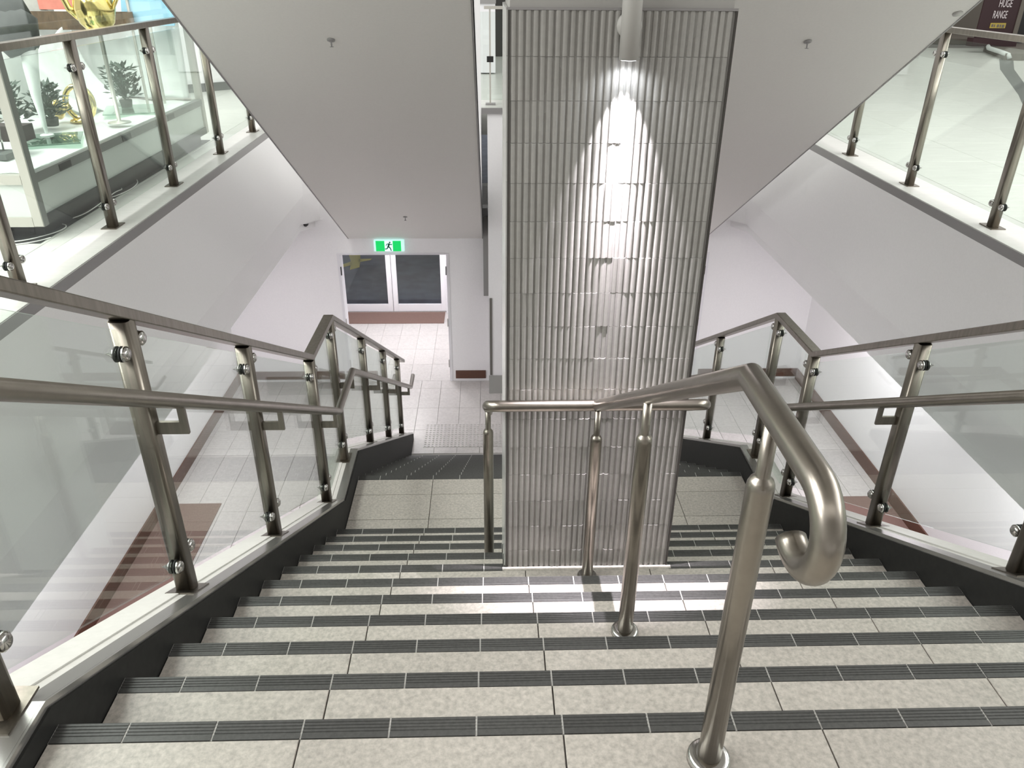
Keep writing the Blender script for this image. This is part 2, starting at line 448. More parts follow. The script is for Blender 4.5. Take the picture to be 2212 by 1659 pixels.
# ------------------------------------------------------------------ staircase
st = thing('staircase', 'wide beige tiled staircase with charcoal nosing strips descending past the ribbed pillar', 'staircase')
core = MB()
poly = []
TT = 0.012
for k in range(NST):
    poly.append((k*GO, -k*RISE-TT if k else -TT)); poly.append((k*GO, -(k+1)*RISE-TT))
for j in range(N2):
    poly.append((Y2+j*GO, ZL-j*RISE-TT)); poly.append((Y2+j*GO, ZL-(j+1)*RISE-TT))
poly = [(-0.02, -TT)] + poly
poly.append((Y2+(N2-1)*GO, ZF-0.02)); poly.append((Y2+(N2-1)*GO-0.5, ZF-0.02))
poly += [(Y2-0.1, ZL-0.35), (NST*GO, ZL-0.35), (-0.02, -0.40)]
# concave section: build as a strip of boxes per step instead of one n-gon
for k in range(NST):
    y0, z = (k-1)*GO, -k*RISE
    if k == 0: y0 = -0.02
    core.box(XL, XR, y0, k*GO-0.002, z-RISE-0.22, z-TT)
core.box(XL, XR, (NST-1)*GO-0.002, Y2-0.002, ZL-0.35, ZL-TT)
for j in range(1, N2):
    core.box(XL, XR, Y2+(j-1)*GO-0.002, Y2+j*GO-0.002, ZL-(j+1)*RISE-0.2, ZL-j*RISE-TT)
core.build('stair_core', CORE, st)

GR = 4
def nose_mesh(w):
    """charcoal nosing tile: top face with four shallow grooves across its depth, origin at its back-left top"""
    k = ('nose', round(w, 3))
    if k not in tile_cache:
        D = NOSE - 0.002
        pr = [(0, -TT), (0, 0)]
        for g in range(GR):
            c0 = D*(0.30 + 0.16*g) - 0.0022
            pr += [(c0, 0), (c0+0.0011, -0.0016), (c0+0.0033, -0.0016), (c0+0.0044, 0)]
        pr += [(D-0.004, 0), (D, -0.004), (D, -0.055), (D-0.010, -0.055), (D-0.010, -TT)]
        q = MB(); q.yz(pr, 0, w); tile_cache[k] = q.mesh('nosing_tile', DARKT)
    return tile_cache[k]
nx_edges = [XL] + [X0J + 0.2*k for k in range(14)] + [XR]
tx_edges = xe
def cut(a_, b_, step):
    """remove the pillar's footprint from an interval"""
    if step not in (6, 7, 8): return [(a_, b_)]
    out = []
    if a_ < PX0: out.append((a_, min(b_, PX0-0.003)))
    if b_ > PX1: out.append((max(a_, PX1+0.003), b_))
    return [(p, q) for p, q in out if q-p > 0.012]
JN = 0.0045
for k in range(NST):
    yn = k*GO; z = -k*RISE
    for a_, b_ in zip(nx_edges[:-1], nx_edges[1:]):
        for p, q in cut(a_, b_, k):
            put('nosing_tile', nose_mesh(q-p-JN), (p+JN/2, yn-NOSE, z), st)
    # pale grout bed under the nosing strip
    for p, q in cut(XL, XR, k):
        box('grout_bed', GROUT_L, p, q, yn-NOSE, yn-0.004, z-TT+0.0005, z-0.0022, st)
    if k:
        y0, y1 = yn-GO, yn-NOSE
        for a_, b_ in zip(tx_edges[:-1], tx_edges[1:]):
            for p, q in (cut(a_, b_, k) if k > 6 else [(a_, b_)]):
                put('tread_tile', tile_mesh(q-p-J, y1-y0-0.002, TT, TILE), (p+J/2, y0+0.001, z), st)
# light strip on the sixth tread in front of the pillar
put('tread_tile', tile_mesh(PX1-PX0+0.03, PY0-(6*GO-NOSE), TT, TILE), (PX0-0.012, 6*GO-NOSE, -6*RISE+0.0005), st)
# half landing
ye = [(NST-1)*GO, 3.111, 3.402, Y2-NOSE]
for y0, y1 in zip(ye[:-1], ye[1:]):
    for a_, b_ in zip(tx_edges[:-1], tx_edges[1:]):
        put('landing_tile', tile_mesh(b_-a_-J, y1-y0-J, TT, TILE), (a_+J/2, y0+J/2, ZL), st)
# lower flight: the nosing tiles are only a few pixels each, so one mesh per run
low = MB(); bed = MB(); trd = MB()
for j in range(N2):
    yn = Y2+j*GO; z = ZL-j*RISE
    for a_, b_ in zip(nx_edges[:-1], nx_edges[1:]):
        low.box(a_+JN/2, b_-JN/2, yn-NOSE, yn, z-0.05, z)
    bed.box(XL, XR, yn-NOSE, yn-0.004, z-TT, z-0.0012)
    if j:
        for a_, b_ in zip(tx_edges[:-1], tx_edges[1:]):
            trd.box(a_+J/2, b_-J/2, yn-GO+0.001, yn-NOSE-0.001, z-TT, z)
for q, nm, m_ in ((low, 'nosing_tiles', DARKT), (bed, 'grout_bed', GROUT_L), (trd, 'tread_tiles', TILE)):
    o = q.build(nm, m_, st); o['kind'] = 'stuff'

# stringers, copings and edge angles
CT = [(-2.2, 0.075), (-0.005, 0.075), (3.13, -1.668), (3.76, -1.668), (7.37, -3.742)]     # top of coping in (y, z)
def copez(y):
    for (a, za), (b, zb) in zip(CT[:-1], CT[1:]):
        if y <= b: return za + (zb-za)*(y-a)/(b-a)
    return CT[-1][1]
for side in (-1, 1):
    f = (lambda x: x) if side < 0 else (lambda x: 2*XC - x)
    rg = lambda a, b: tuple(sorted((f(a), f(b))))
    s_ = MB()
    s_.ribbon([(y, z-0.02) for y, z in CT], rg(-1.185, XL-0.001), 0.50)
    s_.build('stringer', STRG, st)
    s_ = MB()
    s_.ribbon([(y, z-0.52) for y, z in CT[1:]], rg(-1.185, XL-0.03), 0.15); s_.build('stringer_soffit', WALL, st)
    c = MB(); c.ribbon([(y, z) for y, z in CT], rg(-1.205, -1.068), 0.03); c.build('coping', COPE, st)
    c = MB(); c.ribbon([(y, z+0.006) for y, z in CT], rg(-1.142, -1.098), 0.02)
    c.build('coping_rib', COPE, st)
    e = MB()
    e.ribbon([(y, z+0.002) for y, z in CT], rg(-1.068, -1.0185), 0.006)
    e.ribbon([(y, z+0.002) for y, z in CT], rg(-1.018, -1.012), 0.047)
    e.build('edge_angle', EDGE, st)

# ------------------------------------------------------------------ ribbed pillar
pil = thing('pillar', 'square ribbed grey tiled pillar rising from the middle of the stairs', 'pillar', ((PX0+PX1)/2, (PY0+PY1)/2, -6*RISE))
PTOP = 1.428
box('pillar_core', RIBG, PX0+0.006, PX1-0.006, PY0+0.0055, PY1, ZL-0.1, PTOP, pil)
box('pillar_head', mat('pillar_head_paint', (0.36, 0.35, 0.335), 0.7), PX0+0.012, PX1-0.012, PY0+0.010, PY1, PTOP, 4.5, pil)
NC, NR = 15, 17
tw, th = (PX1-PX0-0.024)/NC, 0.1457
rb = MB()
SEG = 5
pr = []
for r_ in range(2):
    x0 = r_*tw/2 + 0.0040; wr = tw/2 - 0.0080
    pr.append((x0-0.0034, 0.0020)); pr.append((x0, 0.0020))
    for i in range(SEG+1):
        a = math.pi*i/SEG
        pr.append((x0+wr/2 - wr/2*math.cos(a), -0.0050*math.sin(a)**0.8))
    pr.append((x0+wr, 0.0020)); pr.append((x0+wr+0.0034, 0.0020))
rb.prism(pr + [(tw-0.0006, 0.006), (0.0006, 0.006)], lambda x, y: (x, y, 0.0006), lambda x, y: (x, y, th-0.0006))
rb.sm = [False]*len(rb.f)
rib_me = rb.mesh('ribbed_tile', RIB)
rnd = random.Random(3)
for r_ in range(NR):
    z0 = PTOP - (r_+1)*th
    for c in range(NC):
        x0 = PX0 + 0.012 + c*tw
        put('ribbed_tile', rib_me, (x0, PY0+0.002+rnd.uniform(-0.0016, 0.0016), z0), pil,
            (rnd.uniform(-0.010, 0.010), 0, rnd.uniform(-0.012, 0.012)), scale=(1, 1, 1))
zb = PTOP - NR*th
for xx, xs in ((PX0+0.005, PX0+0.010), (PX1-0.007, PX1)):
    box('corner_trim', TRIMD, xx, xs, PY0-0.004, PY0+0.02, -6*RISE+0.001, PTOP, pil)
box('top_trim', TRIMG, PX0, PX1, PY0-0.004, PY0+0.01, PTOP, PTOP+0.008, pil)
sd = MB()
for k in range(17):
    z0 = PTOP - (k+1)*th
    sd.box(PX0, PX0+0.006, PY0+0.02, PY1, z0+0.001, z0+th-0.001); sd.box(PX1-0.006, PX1, PY0+0.02, PY1, z0+0.001, z0+th-0.001)
sd.box(PX0, PX0+0.006, PY0+0.02, PY1, ZL, zb); sd.box(PX1-0.006, PX1, PY0+0.02, PY1, ZL, zb)
o = sd.build('side_cladding', mat('pale_glazed_side', (0.55, 0.55, 0.53), 0.25), pil)

# cylinder down light on the pillar
LX, LY, LZ = 0.4785, 1.600, 1.278
lt = thing('wall_light', 'slim grey cylinder downlight fixed high on the ribbed pillar', 'light', (LX, PY0, LZ))
q = MB()
q.lathe([(0.030, 0), (0.0335, 0), (0.0335, 0.42), (0.001, 0.42), ], (LX, LY, LZ), 28)
q.build('lamp_body', LAMPG, lt)
q = MB(); q.lathe([(0.001, -0.0005), (0.027, -0.0005), (0.027, 0.001), (0.001, 0.001)], (LX, LY, LZ-0.001), 20); q.build('lens', LAMPE, lt)
q = MB(); q.lathe([(0.001, 0), (0.042, 0), (0.042, 0.026), (0.001, 0.026)], (LX, PY0-0.030, LZ+0.105), 28, 'y'); q.build('wall_rose', LAMPG, lt)
def spot(name, loc, size, blend, power, col, rad):
    l = bpy.data.lights.new(name, 'SPOT'); l.spot_size = size; l.spot_blend = blend; l.energy = power; l.color = col; l.shadow_soft_size = rad
    o = bpy.data.objects.new(name, l); COL.objects.link(o); o.location = loc; return o
spot('pillar_spot', (LX, LY, LZ-0.006), R(52), 0.24, 40, (0.98, 0.93, 1.0), 0.006)
spot('pillar_core', (LX, LY, LZ-0.005), R(44), 1.0, 440, (0.99, 0.91, 0.98), 0.008).rotation_euler = (R(-5), 0, 0)
spot('pillar_spill', (LX, LY, LZ-0.004), R(150), 0.6, 2.2, (0.88, 0.93, 1.0), 0.02)

# ------------------------------------------------------------------ balustrades
def rr_post(b, x, y, z0, z1, w, d, r, n=4):
    """rounded square tube standing at x, y"""
    pts = []
    for cx, cy, a0 in ((w/2-r, d/2-r, 0), (-w/2+r, d/2-r, 90), (-w/2+r, -d/2+r, 180), (w/2-r, -d/2+r, 270)):
        for i in range(n+1):
            a = R(a0 + 90*i/n); pts.append((cx+r*math.cos(a), cy+r*math.sin(a)))
    N = len(pts)
    V = [(x+p, y+q, z0) for p, q in pts] + [(x+p, y+q, z1) for p, q in pts]
    F = [(i, (i+1) % N, N+(i+1) % N, N+i) for i in range(N)] + [tuple(range(N))[::-1], tuple(range(N, 2*N))]
    b.smooth = True; b.add(V, F); b.smooth = False
    b.sm[-1] = b.sm[-2] = False
PW = 0.062
def clamp_mesh(sd, sy):
    """patch fitting: stub from the post along y, discs either side of the glass, gaskets, pointed cap (sd: inner side)"""
    key = ('clamp', sd, sy)
    if key in tile_cache: return tile_cache[key]
    q = MB(); yc = sy*(PW/2+0.026)
    y0, y1 = sorted((sy*(PW/2-0.004), sy*(PW/2+0.03)))
    q.mi = 0; q.lathe([(0.009, y0), (0.009, y1)], (0, 0, 0), 12, 'y')
    pr = lambda L: [(r, sd*h) for r, h in L]
    q.lathe(pr([(0.001, 0.030), (0.015, 0.030), (0.0235, 0.022), (0.0235, 0.010)]), (0, yc, 0), 18, 'x')
    q.lathe(pr([(0.020, -0.010), (0.020, -0.014), (0.007, -0.026), (0.001, -0.040)]), (0, yc, 0), 18, 'x')
    q.mi = 1; q.lathe(pr([(0.0245, 0.010), (0.0245, 0.0051)]), (0, yc, 0), 18, 'x'); q.lathe(pr([(0.0245, -0.0051), (0.0245, -0.010)]), (0, yc, 0), 18, 'x')
    tile_cache[key] = q.mesh('glass_clamp', [CHROME, GASKET])
    return tile_cache[key]
def add_post(root, x, y, zb, zt, sd, clz, ends=(1, 1), slope=0.0, bracket=None, base=0.13):
    b = MB(); rr_post(b, x, y, zb, zt, PW, PW, 0.014)
    p = b.build('post', STEEL, root)
    q = MB(); L = base/2
    q.add([(x-0.05, y-L, zb+slope*L), (x+0.05, y-L, zb+slope*L), (x+0.05, y+L, zb-slope*L), (x-0.05, y+L, zb-slope*L)] +
          [(x-0.05, y-L, zb+slope*L+0.007), (x+0.05, y-L, zb+slope*L+0.007), (x+0.05, y+L, zb-slope*L+0.007), (x-0.05, y+L, zb-slope*L+0.007)],
          [(0,3,2,1),(4,5,6,7),(0,1,5,4),(1,2,6,5),(2,3,7,6),(3,0,4,7)])
    q.build('base_plate', STEEL, p)
    for z in clz:
        for sy, on in ((-1, ends[0]), (1, ends[1])):
            if on: put('glass_clamp', clamp_mesh(sd, sy), (x, y, z - slope*0 ), p)
    if bracket is not None:
        zr = bracket; g = MB()
        x0 = x + sd*(PW/2-0.003); xr = x + sd*0.118
        pl = [(x0, zr-0.118), (xr+sd*0.012, zr-0.118), (xr+sd*0.012, zr-0.012), (xr-sd*0.012, zr-0.012), (xr-sd*0.012, zr-0.074), (x0, zr-0.074)]
        for aa, bb in (((x0, xr+sd*0.012), (zr-0.118, zr-0.074)), ((xr-sd*0.012, xr+sd*0.012), (zr-0.0745, zr-0.012))):
            g.box(min(aa), max(aa), y-0.006, y+0.006, bb[0], bb[1])
        g.build('handrail_bracket', STEEL, p)
    return p
RU = [(-1.9, 1.128), (-0.005, 1.128), (2.985, -0.538), (3.64, -0.556), (7.42, -2.752)]    # underside of top rail
def railz(y):
    for (a, za), (b, zb) in zip(RU[:-1], RU[1:]):
        if y <= b: return za + (zb-za)*(y-a)/(b-a)
    return RU[-1][1]
HR = [(-1.2, 0.886), (-0.005, 0.886), (3.095, -0.958), (3.665, -0.958), (7.15, -3.035+0.08), (7.46, -2.955)]
def hrz(y):
    for (a, za), (b, zb) in zip(HR[:-1], HR[1:]):
        if y <= b: return za + (zb-za)*(y-a)/(b-a)
    return HR[-1][1]
def stair_guard(side, ys, label):
    f = (lambda x: x) if side < 0 else (lambda x: 2*XC - x)
    sd = -side                                   # towards the stairs
    X = f(-1.095)
    g = thing('glass_balustrade', label, 'balustrade', (X, 0, 0.1))
    b = MB(); x0, x1 = sorted((X-0.033, X+0.033))
    b.ribbon([(y, z+0.040) for y, z in RU], (x0, x1), 0.040)
    bevel(b.build('top_rail', STEEL, g), 0.004)
    h = MB(); h.tube([(X+sd*0.118, y, z) for y, z in HR], 0.0245, 20); h.build('handrail', STEEL_S, g)
    for i, y in enumerate(ys):
        slope = 0.0 if y < 0 or 3.13 < y < 3.75 else 0.56
        zc = copez(y); zt = railz(y)+0.004
        add_post(g, X, y, zc, zt, sd, (zc+0.155, railz(y)-0.085), (i > 0, i < len(ys)-1), slope, hrz(y) if y > 0.2 else None)
    seq = [-1.3] + list(ys)
    for a_, c_ in zip(seq[:-1], seq[1:]):
        ya, yb = a_+PW/2+0.014, c_-PW/2-0.014
        ks = [ya] + [p for p, _ in RU if ya < p < yb] + [p for p, _ in CT if ya < p < yb] + [yb]
        ks = sorted(ks)
        top = [(y, railz(y)-0.038) for y in ks]; bot = [(y, copez(y)+0.088) for y in reversed(ks)]
        q = MB(); 
        # strip of quads keeps the panel convex-safe
        for (p0, p1), (b0, b1) in zip(zip(top[:-1], top[1:]), zip(bot[::-1][:-1], bot[::-1][1:])):
            q.yz([p0, p1, b1, b0], X-0.005, X+0.005)
        q.build('glass_panel', GLASS, g)
    return g
stair_guard(-1, [-0.03, 0.905, 1.895, 2.985, 3.63, 4.76, 5.87, 6.91], 'glass and steel stair balustrade on the side below the glass display case')
stair_guard(1, [-0.02, 0.975, 1.950, 3.01, 3.63, 4.83, 5.87, 6.91], 'glass and steel stair balustrade beside the curled handrail end')

def gallery_guard(X, ys, sd, y0, y1, label):
    g = thing('glass_balustrade', label, 'balustrade', (X, y0, 0))
    b = MB(); b.box(X-0.031, X+0.031, y0, y1, 1.157, 1.197); bevel(b.build('top_rail', STEEL, g), 0.004)
    for i, y in enumerate(ys):
        add_post(g, X, y, 0.0, 1.16, sd, (0.150, 1.005), (1, 1), 0.0, base=0.15)
    for a_, c_ in zip([y0]+ys, ys+[y1]):
        box('glass_panel', GLASS, X-0.005, X+0.005, a_+PW/2+0.012, c_-PW/2-0.012, 0.085, 1.115, g)
    return g
gallery_guard(-2.548, [0.42, 1.60, 2.79, 3.965, 5.125, 6.365, 7.50], 1, -0.7, 8.65, 'glass balustrade of the upper floor in front of the display case')
gallery_guard(3.488, [0.42, 1.58, 2.75, 3.925, 5.13, 6.32, 7.50], -1, -0.7, 8.65, 'glass balustrade of the upper floor before the bare pale floor')

# ------------------------------------------------------------------ central handrail round the pillar
ch = thing('handrail', 'round steel centre handrail with a curled end, running down to the pillar', 'handrail', (0.477, -0.13, 0))
RR = 0.0245
HX = 0.474
path = []
def arc(cy, cz, r, a0, a1, n):
    return [(HX, cy + r*math.cos(R(a0+(a1-a0)*i/n)), cz + r*math.sin(R(a0+(a1-a0)*i/n))) for i in range(n+1)]
# hook: starts under the rail, curls back up into the horizontal run
hook = arc(-0.322, 0.8175, 0.0755, -62, -270, 20)
path = hook + [(HX, -0.005, 0.893), (0.452, 1.60, -0.078)]
q = MB(); q.tube(path, RR, 24); q.build('sloping_rail', STEEL_S, ch)
# cross bar with elbows turning down both sides of the pillar
BY, BZ = 1.60, -0.078
def side_run(sx, xe_):
    return [(xe_, BY+0.07, BZ-0.02), (xe_, BY+0.07+1.6, BZ-0.02-1.6*SS)]
XA, XB = -0.012, 0.925
def elbow(xc, sx):
    out = []
    for i in range(7):
        a = R(90*i/6)
        out.append((xc - sx*0.055 + sx*0.055*math.sin(a), BY + 0.055*(1-math.cos(a)), BZ - 0.03*(1-math.cos(a))))
    return out
eL = elbow(XA, -1)[::-1]; eR = elbow(XB, 1)
endL = (XA, eL[0][1]+1.9, eL[0][2]-1.9*SS); endR = (XB, eR[-1][1]+1.9, eR[-1][2]-1.9*SS)
q = MB(); q.tube([endL] + eL + eR + [endR], RR, 20); q.build('cross_rail', STEEL_S, ch)
def rail_post(x, y, zb, zr):
    q = MB(); zc = zr - 0.145
    q.lathe([(0.0255, zb), (0.0255, zc-0.012), (0.0245, zc-0.003), (0.021, zc+0.006), (0.0145, zc+0.012), (0.0135, zc+0.016), (0.0135, zr-0.012)], (x, y, 0), 24)
    p = q.build('post', STEEL_S, ch)
    q = MB(); q.lathe([(0.048, zb), (0.048, zb+0.008), (0.046, zb+0.014), (0.041, zb+0.018), (0.0262, zb+0.019)], (x, y, 0), 28)
    q.build('base_flange', CHROME, p)
def slz(y): return 0.893 - (0.893-BZ)*(y+0.005)/1.605
rail_post(0.477, -0.130, 0.0, 0.893)
rail_post(0.4635, 0.735, -3*RISE, slz(0.735))
rail_post(0.452, 1.575, -6*RISE, BZ)
rail_post(XA-0.002, 2.03, -8*RISE, BZ-0.02-(2.03-BY-0.06)*SS)
rail_post(XB, 2.03, -8*RISE, BZ-0.02-(2.03-BY-0.06)*SS)

# ------------------------------------------------------------------ soffit fittings
def sprinkler(x, y, label, plate=False):
    z = soff(y); n = Vector((0, -SS, -1)).normalized()
    s = thing('sprinkler', label, 'sprinkler', (x, y, z), 'sprinklers in the sloping soffit')
    ax = Vector((0, 0, -1))
    q = MB()
    if plate:
        q.lathe([(0.001, 0), (0.030, 0), (0.030, -0.006), (0.001, -0.006)], (0, 0, 0), 20)
        p = q.build('cover_plate', LAMPG); p.location = (x, y, z); p.rotation_euler = (-math.atan(SS), 0, 0)
        p.parent = s; p.matrix_parent_inverse = Matrix.Translation(-s.location)
        return
    q.lathe([(0.001, 0.0), (0.026, 0.0), (0.026, -0.006), (0.012, -0.012), (0.001, -0.012)], (0, 0, 0), 20)
    p = q.build('rosette', TRIMG); p.location = (x, y, z); p.rotation_euler = (-math.atan(SS), 0, 0)
    p.parent = s; p.matrix_parent_inverse = Matrix.Translation(-s.location)
    q = MB(); q.lathe([(0.006, 0), (0.005, -0.03), (0.004, -0.042)], (x, y, z), 10); q.build('nozzle', TRIMG, s)
    q = MB(); q.lathe([(0.001, -0.042), (0.013, -0.042), (0.013, -0.0445), (0.001, -0.0445)], (x, y, z), 14); q.build('deflector', TRIMG, s)
sprinkler(-1.024, 4.30, 'dark sprinkler head high in the soffit on the side with the exit sign')
sprinkler(-1.022, 8.05, 'small sprinkler head low in the soffit just above the exit sign')
sprinkler(2.112, 4.29, 'dark sprinkler head in the soffit beyond the pillar downlight')
sprinkler(2.900, 3.98, 'flat round sprinkler cover plate near the outer edge of the soffit', True)

# dome camera
dm = thing('dome_camera', 'small black dome camera under the bulkhead corner near the exit sign', 'camera', (-2.43, 8.86, -1.40))
q = MB(); q.lathe([(0.055, -1.399), (0.055, -1.408), (0.045, -1.408)], (-2.435, 8.875, 0), 20); q.build('collar', WHITE, dm)
q = MB(); q.lathe([(0.044, -1.408), (0.042, -1.425), (0.034, -1.442), (0.018, -1.454), (0.001, -1.458)], (-2.435, 8.875, 0), 20); q.build('dome', BLACK, dm)

# ------------------------------------------------------------------ exit sign
SX0, SX1, SZ0, SZ1, SY = -1.565, -1.160, -1.825, -1.678, YW-0.06
ex = thing('exit_sign', 'lit green and white running man exit sign above the double doors', 'sign', ((SX0+SX1)/2, YW, SZ0))
q = MB(); q.box(SX0, SX1, SY, YW+0.001, SZ0, SZ1); q.build('sign_box', EB, ex)
w_ = SX1-SX0
g0, m0, m1, g1 = [SX0 + w_*t for t in (0.060, 0.355, 0.625, 0.900)]
q = MB(); q.box(m0, m1, SY-0.003, SY, SZ0+0.002, SZ1-0.001); q.build('white_panel', EW, ex)
q = MB(); q.box(g0, m0, SY-0.003, SY, SZ0+0.002, SZ1-0.001); q.build('green_panel', EG, ex)
q = MB(); q.box(m1, g1, SY-0.003, SY, SZ0+0.002, SZ1-0.001); q.build('green_panel', EG, ex)
fg = MB()
def limb(p, q_, r):
    p = Vector(p); q_ = Vector(q_); d = (q_-p).normalized(); n = Vector((-d[1], d[0]))*r
    fg.xz([(p[0]+n[0], p[1]+n[1]), (q_[0]+n[0], q_[1]+n[1]), (q_[0]-n[0], q_[1]-n[1]), (p[0]-n[0], p[1]-n[1])], SY-0.005, SY-0.003)
cx = (m0+m1)/2; cz = (SZ0+SZ1)/2
def F2(x, z): return (cx+1.05*x, cz+1.0*z)
hc = F2(0.016, 0.052)
fg.xz([(hc[0]+0.012*math.cos(i*math.pi/5), hc[1]+0.012*math.sin(i*math.pi/5)) for i in range(10)], SY-0.005, SY-0.003)
limb(F2(0.010, 0.038), F2(-0.008, -0.010), 0.0125)
limb(F2(0.008, 0.034), F2(0.034, 0.016), 0.006); limb(F2(0.034, 0.016), F2(0.044, 0.034), 0.005)
limb(F2(0.004, 0.034), F2(-0.026, 0.026), 0.006); limb(F2(-0.026, 0.026), F2(-0.034, 0.004), 0.005)
limb(F2(-0.007, -0.006), F2(0.020, -0.028), 0.0085); limb(F2(0.020, -0.028), F2(0.030, -0.066), 0.007)
limb(F2(-0.010, -0.006), F2(-0.020, -0.036), 0.0085); limb(F2(-0.020, -0.036), F2(-0.050, -0.040), 0.007)
fg.build('running_man', FIG, ex)

# ------------------------------------------------------------------ double doors and car park
DY = 11.66; DX0, DX1 = -2.66, -0.78; DZ1 = -1.75
d1 = struct(bpy.data.objects.new('door_1', None)); COL.objects.link(d1); d1.location = ((DX0+DX1)/2, DY, ZF)
q = MB()
q.box(DX0-0.06, DX0, DY-0.04, DY+0.08, ZF, DZ1); q.box(DX1, DX1+0.06, DY-0.04, DY+0.08, ZF, DZ1)
q.box(DX0-0.06, DX1+0.06, DY-0.04, DY+0.08, DZ1, DZ1+0.06); q.build('door_frame', WHITE, d1)
mid = (DX0+DX1)/2
for a_, b_, hx in ((DX0+0.002, mid-0.004, 1), (mid+0.004, DX1-0.002, -1)):
    q = MB(); zb, zt = ZF+0.012, DZ1-0.004
    q.box(a_, a_+0.085, DY, DY+0.045, zb, zt); q.box(b_-0.085, b_, DY, DY+0.045, zb, zt)
    q.box(a_+0.085, b_-0.085, DY, DY+0.045, zb, zb+0.135); q.box(a_+0.085, b_-0.085, DY, DY+0.045, zt-0.09, zt)
    lf = bevel(q.build('door_leaf', WHITE, d1), 0.004)
    box('door_glass', DGLASS, a_+0.08, b_-0.08, DY+0.018, DY+0.026, zb+0.13, zt-0.085, lf)
struct(box('wall_end', WALL, -3.3, DX0-0.06, DY, DY+0.2, ZF-0.1, -1.6)); struct(box('wall_end', WALL, DX1+0.06, 1.4, DY, DY+0.2, ZF-0.1, -1.6))
mt = tag(box('door_mat', MATB, -2.64, -0.80, 11.14, 11.63, ZF, ZF+0.012), 'brown door mat in front of the glass double doors', 'mat')
gp = struct(box('ground', ASPH, -9, 6, DY+0.21, 30, ZF-0.2, ZF-0.02))
ar = MB()
for P4 in ([(-3.08, 14.08), (-2.86, 14.24), (-2.92, 14.45), (-3.10, 14.24)], [(-2.76, 14.42), (-2.52, 14.56), (-2.51, 14.64), (-2.78, 14.62)],
           [(-2.86, 13.95), (-2.69, 14.10), (-2.74, 14.6), (-2.84, 15.2), (-2.9, 16.5), (-3.16, 16.5), (-3.08, 15.1), (-2.93, 14.5)]):
    ar.xy(P4, ZF-0.0195, ZF-0.016)
tag(ar.build('road_arrow', YEL), 'yellow painted arrow on the dark car park ground beyond the doors', 'road marking')
tag(box('road_line', YEL, -2.1, 0.6, 14.95, 15.3, ZF-0.0195, ZF-0.016), 'straight yellow painted line across the car park beyond the doors', 'road marking')

# brown floor mats in the lobby beside the stairs
tag(box('floor_mat', MATB, XWL+0.02, -3.08, 0.6, 6.02, ZF, ZF+0.01), 'brown floor mat along the lobby wall below the display case', 'mat', 'lobby floor mats')
tag(box('floor_mat', MATB, 2*XC+3.08, XWR-0.02, 0.6, 6.02, ZF, ZF+0.01), 'brown floor mat along the lobby wall below the bare gallery', 'mat', 'lobby floor mats')

# tactile tiles at the foot of the stairs
tp = thing('tactile_paving', 'pale raised-stud tactile tiles across the foot of the stairs', 'tactile paving', (0.45, 7.45, ZF))
q = MB(); q.cbox(0, 0.286, 0, 0.286, 0, 0.005, 0.001)
for i in range(6):
    for j in range(6):
        q.lathe([(0.016, 0.005), (0.011, 0.0095), (0.001, 0.0098)], (0.024+0.0476*i, 0.024+0.0476*j, 0), 6)
tact = q.mesh('tactile_tile', FLOORT)
for i in range(9):
    for j in range(2):
        put('tactile_tile', tact, (-0.87+0.29*i, 7.17+0.29*j, ZF), tp)

# ------------------------------------------------------------------ glass display case on the upper floor
CX0, CX1, CY0, CY1 = -4.15, -2.835, 3.665, 6.98
CZ0, CZM, CZT = 0.085, 0.352, 2.25
FW_ = 0.062
dc = thing('display_case', 'tall aluminium framed glass display case behind the upper balustrade', 'display case', ((CX0+CX1)/2, (CY0+CY1)/2, 0))
for xx in (CX0, CX1-FW_):
    for yy in (CY0, CY1-FW_):
        bevel(box('frame_post', CHAMP, xx, xx+FW_, yy, yy+FW_, CZ0, CZT, dc), 0.003, 1)
for z0, z1 in ((CZ0, CZ0+0.06), (CZM, CZM+0.058), (CZT, CZT+0.06)):
    for yy in (CY0, CY1-FW_):
        box('frame_rail', CHAMP, CX0+FW_, CX1-FW_, yy, yy+FW_-0.004, z0, z1, dc)
    for xx in (CX0, CX1-FW_+0.004):
        r_ = box('frame_rail', (SHADEFR if z0 == CZ0 else SIDESH) if xx > CX0 else CHAMP, xx, xx+FW_-0.004, CY0+FW_, CY1-FW_, z0, z1, dc)  # rails on the stair side carry their shade as darker colour
        if z0 == CZM and xx > CX0:
            for yy in (4.02, 5.02, 5.98): box('lock_plate', BLACK, xx+FW_-0.004, xx+FW_, yy, yy+0.16, z0+0.006, z1-0.010, r_)
box('post_side_shade', SIDESH, CX1, CX1+0.003, CY0+0.004, CY0+FW_, CZ0, CZT, dc)  # thin strip that paints shade on the post's side face
box('base_panel', PALEP, CX0+0.02, CX1-FW_, CY0+0.02, CY0+0.03, CZ0+0.06, CZM, dc)
box('base_panel', PALEP, CX1-0.03, CX1-0.02, CY0+FW_, CY1-FW_, CZ0+0.06, CZM, dc)
box('deck', PALEP, CX0+0.02, CX1-0.02, CY0+0.02, CY1-0.02, CZM+0.01, CZM+0.03, dc)
box('glass_pane', CGLASS, CX1-0.035, CX1-0.029, CY0+FW_, CY1-FW_, CZM+0.058, CZT, dc)
box('glass_pane', CGLASS, CX0+FW_, CX1-FW_, CY0+0.029, CY0+0.035, CZM+0.058, CZT, dc)
for xx in (CX0+0.1, CX1-0.14):
    for yy in (CY0+0.12, CY1-0.16):
        q = MB(); q.lathe([(0.035, -0.014), (0.035, 0.014)], (xx, yy, 0.036), 14, 'x'); q.box(xx-0.02, xx+0.02, yy-0.02, yy+0.02, 0.06, CZ0); q.build('castor', BLACK, dc)
box('plinth', BLACK, CX0+0.15, CX1-0.06, CY0+0.10, CY1-0.1, 0.004, CZ0, dc)
